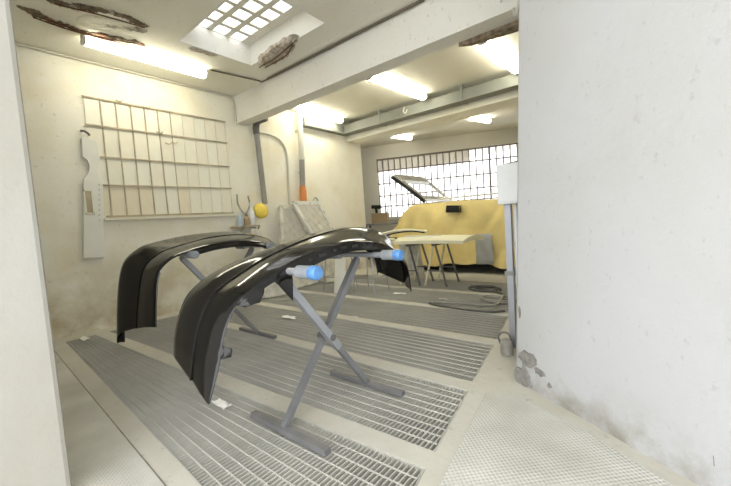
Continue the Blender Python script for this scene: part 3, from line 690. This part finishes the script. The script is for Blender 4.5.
for i in range(15):
    x = -3.02 + 1.15 * i / 14; row = []
    for j in range(11):
        f = j / 10 * 2 - 1; y = 4.62 + .36 * f
        row.append((x, y, .655 + .045 * (1 - f * f) + .015 * math.sin(i / 14 * math.pi)))
    rows.append(row)
V = grid(bm, rows)
ex = bmesh.ops.extrude_face_region(bm, geom=list(bm.faces)); nv = [e for e in ex['geom'] if isinstance(e, bmesh.types.BMVert)]
for v_ in nv: v_.co.z = .618 + (v_.co.z - .655) * .3
obj('outer_panel', bm, 'cream_primer', dp, True)
bm = NB(); tube(bm, smooth_pts([(-2.95, 4.30, .69), (-3.22, 4.28, .70), (-3.38, 4.36, .72), (-3.30, 4.62, .78), (-3.10, 4.86, .80), (-2.75, 4.92, .76)]), .022, 8); obj('window_frame', bm, 'cream_primer', dp, True)
bm = NB(); tube(bm, smooth_pts([(-2.98, 4.40, .70), (-3.20, 4.42, .72), (-3.20, 4.62, .76), (-3.00, 4.80, .78), (-2.75, 4.84, .75)]), .012, 8); obj('window_seal', bm, 'black_rubber', dp, True)
bm = NB(); box(bm, -2.9, -2.3, 4.50, 4.53, .705, .725); obj('moulding', bm, 'white_panel', dp)
# plastic sheet hanging behind the trestles
bm = NB(); rows = []
for j in range(13):
    z = .60 - .58 * j / 12
    rows.append([(-3.34 + .42 * i / 14, 4.95 + .03 * math.sin(i * 1.7 + j * .15) + .02 * math.sin(i * .9 + 1) + .10 * j / 12, z) for i in range(15)])
grid(bm, rows); o = obj('plastic_sheet', bm, 'wrap_grey', None, True); o.modifiers.new('t', 'SOLIDIFY').thickness = .004; tag(o, 'crumpled grey plastic sheet hanging behind the cream door', 'plastic sheet')

# two car doors wrapped in plastic leaning on the left wall
def wrapped_door(x0, foot, sill, head, zs, zh, label, body, frame):
    """foot, sill, head: pairs of y at the floor, the window sill and the top"""
    t = thing('wrapped_door', label, 'car door', (x0, (foot[0] + foot[1]) / 2, 0), 'car doors wrapped in plastic')
    def P3(y, z, off=0): return Vector((x0 - .20 * z / zh + off, y, z))
    bm = NB(); a = [(foot[0], .01), (foot[1], .01), (sill[1], zs), (sill[0], zs)]
    fr_ = [bm.verts.new(P3(y, z, .05)) for y, z in a]; bk = [bm.verts.new(P3(y, z, -.03)) for y, z in a]
    bm.faces.new(fr_); bm.faces.new(list(reversed(bk)))
    for i in range(4): bm.faces.new((fr_[i], fr_[(i + 1) % 4], bk[(i + 1) % 4], bk[i]))
    obj('panel', bm, body, t, bevel=.015)
    bm = NB(); loop = [P3(sill[0], zs), P3(head[0], zh), P3(head[1], zh), P3(sill[1], zs), P3(sill[0], zs)]
    for i in range(4): bar(bm, loop[i], loop[i + 1], .06, .055, (1, 0, 0))
    obj('window_frame', bm, frame, t)
    bm = NB(); rows = []
    for j in range(13):
        f = j / 12; ya = sill[0] + (head[0] - sill[0]) * f; yb = sill[1] + (head[1] - sill[1]) * f
        rows.append([P3(ya + (yb - ya) * i / 12, zs + (zh - zs) * f, .02 + .014 * math.sin(i * 1.9 + j * 1.1) + .01 * math.sin(j * 2.3 - i)) for i in range(13)])
    grid(bm, rows); obj('plastic_wrap', bm, 'plastic_film', t, True)
    return t
wrapped_door(-4.36, (3.40, 3.98), (3.42, 4.02), (3.52, 3.80), .72, 1.30, 'grey plastic-wrapped car door standing next to the curved conduit', 'wrap_grey', 'wrap_grey')
wrapped_door(-4.20, (4.02, 4.50), (3.98, 4.48), (3.66, 4.20), .74, 1.35, 'white-framed plastic-wrapped car door standing under the orange coupling', 'wrap_grey', 'white_panel')
pipe('hose_loop', [(-4.70, 4.36, 1.30), (-4.70, 4.37, 1.42), (-4.70, 4.43, 1.47), (-4.70, 4.49, 1.40), (-4.70, 4.48, 1.28)], .010, 'green_cloth', 'small green hose loop hung on the wall above the wrapped doors', 'hose')
# clutter by the first pipe
yd = thing('sanding_disc', 'round yellow pad hung at the foot of the dark grey pipe', 'pad', (-4.58, 3.16, 1.24))
bm = NB(); lathe(bm, [(.02, -.05), (.09, -.045), (.115, -.02), (.118, .01), (.10, .04), (.05, .06), (.015, .065)], 20, Matrix.Translation((-4.56, 3.16, 1.25)) @ Matrix.Rotation(R(80), 4, 'Y')); obj('pad', bm, 'yellow', yd, True)
bm = NB(); tube(bm, [(-4.72, 3.16, 1.30), (-4.55, 3.16, 1.30)], .012, 8); obj('hook', bm, 'pipe_dark', yd)
sh = thing('wall_shelf', 'small metal shelf on the wall beside the barred window', 'shelf', (-4.6, 2.95, 1.05))
bm = NB(); box(bm, -4.73, -4.50, 2.73, 3.08, 1.02, 1.04); obj('board', bm, 'old_bar', sh)
for y in (2.82, 3.08):
    bm = NB(); bar(bm, (-4.72, y, .86), (-4.52, y, 1.015), .02); obj('bracket', bm, 'old_bar', sh)
def bottle(x, y, h, r, m, label, capm='box_white'):
    t = thing('bottle', label, 'bottle', (x, y, 1.04))
    bm = NB(); lathe(bm, [(r * .9, 1.0401), (r, 1.05), (r, 1.04 + h * .6), (r * .45, 1.04 + h * .75), (r * .35, 1.04 + h * .9)], 14, Matrix.Translation((x, y, 0))); obj('body', bm, m, t, True)
    bm = NB(); lathe(bm, [(r * .42, 1.04 + h * .88), (r * .42, 1.04 + h), (r * .3, 1.045 + h)], 12, Matrix.Translation((x, y, 0))); obj('cap', bm, capm, t, True)
bottle(-4.555, 2.99, .33, .045, 'box_white', 'tall white spray bottle on the small wall shelf')
bottle(-4.555, 2.90, .16, .05, 'cardboard', 'short brown bottle on the small wall shelf', 'pipe_dark')
bottle(-4.555, 2.80, .20, .045, 'bottle_blue', 'pale blue bottle on the small wall shelf')
pipe('air_hose', [(-4.68, 2.86, 1.50), (-4.64, 2.84, 1.35), (-4.62, 2.92, 1.22), (-4.63, 3.02, 1.34), (-4.68, 3.04, 1.48)], .012, 'hose_grey', 'grey air hose looped on the wall over the small shelf', 'hose')
wb = thing('wrapped_bundle', 'cone-shaped bundle in grey plastic below the small shelf', 'bundle', (-4.45, 3.05, 0))
bm = NB(); rows = []
for j in range(14):
    f = j / 13; z = .01 + .98 * f; r_ = .26 * (1 - f) ** .8 + .035
    rows.append([(-4.42 + (r_ + .02 * math.sin(a * 5 + z * 7)) * math.cos(a) - .08 * f, 3.10 - .12 * f + (r_ + .02 * math.sin(a * 7 + z * 5)) * math.sin(a), z) for a in [2 * math.pi * i / 22 for i in range(23)]])
grid(bm, rows); obj('plastic_wrap', bm, 'wrap_grey', wb, True)
bm = NB(); tube(bm, [(-4.50, 2.98, .97), (-4.50, 2.98, 1.015)], .03, 10); obj('tie', bm, 'pipe_dark', wb)

# wire stools with a white panel, seen beneath the front bumper
def stool(x, y, h, label, m='dark_steel'):
    t = thing('wire_stand', label, 'stand', (x, y, 0), 'thin-legged wire stands')
    bm = NB(); box(bm, x - .16, x + .16, y - .14, y + .14, h - .02, h); obj('top', bm, 'foam_grey', t, bevel=.005)
    for sx in (-1, 1):
        for sy in (-1, 1):
            bm = NB(); tube(bm, [(x + sx * .19, y + sy * .17, 0), (x + sx * .14, y + sy * .12, h - .02)], .008, 6); obj('leg', bm, 'light_steel', t)
    bm = NB(); tube(bm, [(x - .17, y - .15, .2), (x + .17, y - .15, .2), (x + .17, y + .15, .2), (x - .17, y + .15, .2)], .006, 6, closed=True); obj('ring', bm, 'light_steel', t)
    return t
stool(-3.62, 3.78, .52, 'thin-legged wire stand with a white panel leaning on it')
stool(-3.10, 3.86, .52, 'thin-legged wire stand next to the cream door trestles')
bm = NB(); box(bm, -.10, .10, -.008, .008, 0, .5, Matrix.Translation((-3.40, 3.52, .004)) @ Matrix.Rotation(R(-8), 4, 'X')); tag(obj('white_panel', bm, 'white_panel', None, bevel=.003), 'small white panel leaning between the wire stands', 'panel')
# box of tools on the far window ledge and a green bundle
tb = thing('cardboard_box', 'open cardboard box of tools in front of the long window', 'box', (-5.25, 7.42, 1.03))
tb.rotation_euler = (0, 0, math.atan2(FD.y, FD.x))
Mi = Matrix.Translation((-5.35, 7.40, 0))
st = thing('work_bench', 'plain grey bench below the long window', 'bench', (-5.0, 7.35, 0))
st.rotation_euler = (0, 0, math.atan2(FD.y, FD.x))
bm = NB(); box(bm, -.75, .95, -.22, .18, .86, .90); obj('worktop', bm, 'foam_grey', st, keep=True)
for sx in (-.70, .88):
    for sy in (-.18, .14):
        bm = NB(); box(bm, sx - .025, sx + .025, sy - .025, sy + .025, 0, .86); obj('leg', bm, 'dark_steel', st, keep=True)
tb.location = (-5.34, 7.22, .90)
bm = NB()
for a in ((-.20, -.19, -.12, .12), (.19, .20, -.12, .12), (-.20, .20, -.13, -.12), (-.20, .20, .12, .13)): box(bm, *a, .001, .26)
box(bm, -.19, .19, -.12, .12, .001, .012); obj('carton', bm, 'cardboard', tb, keep=True)
tl = thing('power_tool', 'black power tool sticking out of the cardboard box', 'tool', (-5.42, 7.20, .92))
bm = NB(); tube(bm, smooth_pts([(-5.42, 7.20, .92), (-5.44, 7.20, 1.18), (-5.46, 7.20, 1.30)]), .035, 10); tube(bm, [(-5.56, 7.17, 1.33), (-5.34, 7.25, 1.31)], .05, 10); obj('body', bm, 'black_rubber', tl, True)
bm = NB(); tube(bm, [(-5.34, 7.25, 1.31), (-5.27, 7.275, 1.305)], .02, 8); obj('nose', bm, 'dark_steel', tl)
bm = NB(); bar(bm, (-5.25, 7.25, .92), (-5.10, 7.30, 1.38), .10, .015); tag(obj('paper_roll', bm, 'box_white'), 'pale sheet sticking up from the cardboard box', 'paper')
bm = NB(); lathe(bm, [(.12, 0), (.17, .05), (.16, .12), (.09, .19), (.03, .21)], 18, Matrix.Translation((-4.60, 7.50, .901)))
for v_ in bm.verts: v_.co += Vector((noise.noise(v_.co * 9), noise.noise(v_.co * 8 + Vector((3, 1, 2))), 0)) * .03
tag(obj('cloth_bundle', bm, 'green_cloth', None, True), 'grey-green cloth bundle on the bench beside the box', 'cloth')
# hoses on the gratings
def coil(cx, cy, r, turns, rad, seed, tail):
    rnd = random.Random(seed); pts = []
    for i in range(int(turns * 10)):
        a = i / 10 * 2 * math.pi; rr = r * (1 + .18 * math.sin(a * .37 + seed)) + rnd.uniform(-.01, .01)
        pts.append((cx + rr * 1.3 * math.cos(a) + .05 * math.sin(a * .21), cy + rr * .9 * math.sin(a), rad + .002 + .004 * (i % 10) / 10 + .016 * int(i / 10)))
    return pts + tail
pipe('air_hose', coil(-1.72, 4.42, .15, 1.6, .013, 2, [(-1.5, 4.30, .018), (-1.25, 4.10, .016), (-1.10, 3.95, .016)]), .013, 'hose_black', 'dark hose coiled on the grating in front of the covered car', 'hose', 3, 8)
pipe('air_hose', coil(-1.38, 3.92, .13, 2.3, .012, 5, [(-1.3, 3.66, .016), (-1.7, 3.62, .015), (-1.95, 3.54, .015)]), .012, 'hose_grey', 'grey hose tangled on the grating by the pillar', 'hose', 3, 8)
pipe('air_hose', [(-1.98, 3.50, .013), (-1.85, 3.44, .013), (-1.5, 3.40, .013), (-1.25, 3.42, .013), (-1.14, 3.50, .013)], .011, 'hose_black', 'thin dark hose trailing across the fourth concrete strip', 'hose', 5, 8)
# scraps of paper
def scrap(x, y, s, seed, label):
    rnd = random.Random(seed); bm = NB(); rows = []
    for j in range(5): rows.append([(x + s * (i / 4 - .5) * 1.6 + rnd.uniform(-.1, .1) * s, y + s * (j / 4 - .5) * .55 + rnd.uniform(-.08, .08) * s, .004 + rnd.uniform(0, .18) * s) for i in range(5)])
    grid(bm, rows); o = obj('paper_scrap', bm, 'white_paper', None); o.modifiers.new('t', 'SOLIDIFY').thickness = .0015; tag(o, label, 'paper', 'crumpled paper scraps')
scrap(-1.92, .957, .09, 1, 'crumpled white paper scrap beneath the tip of the notched bumper')
scrap(-4.42, .875, .10, 2, 'white paper scrap by the foot of the stained wall')
scrap(-2.58, 3.80, .10, 3, 'crumpled white scrap near the cream door trestles')
scrap(-1.93, 3.76, .07, 4, 'small white scrap beside the hoses')
scrap(-2.42, 2.70, .05, 5, 'tiny white scrap on the third concrete strip')
scrap(-3.05, 2.35, .12, 6, 'white scrap seen through the notch of the bumper')
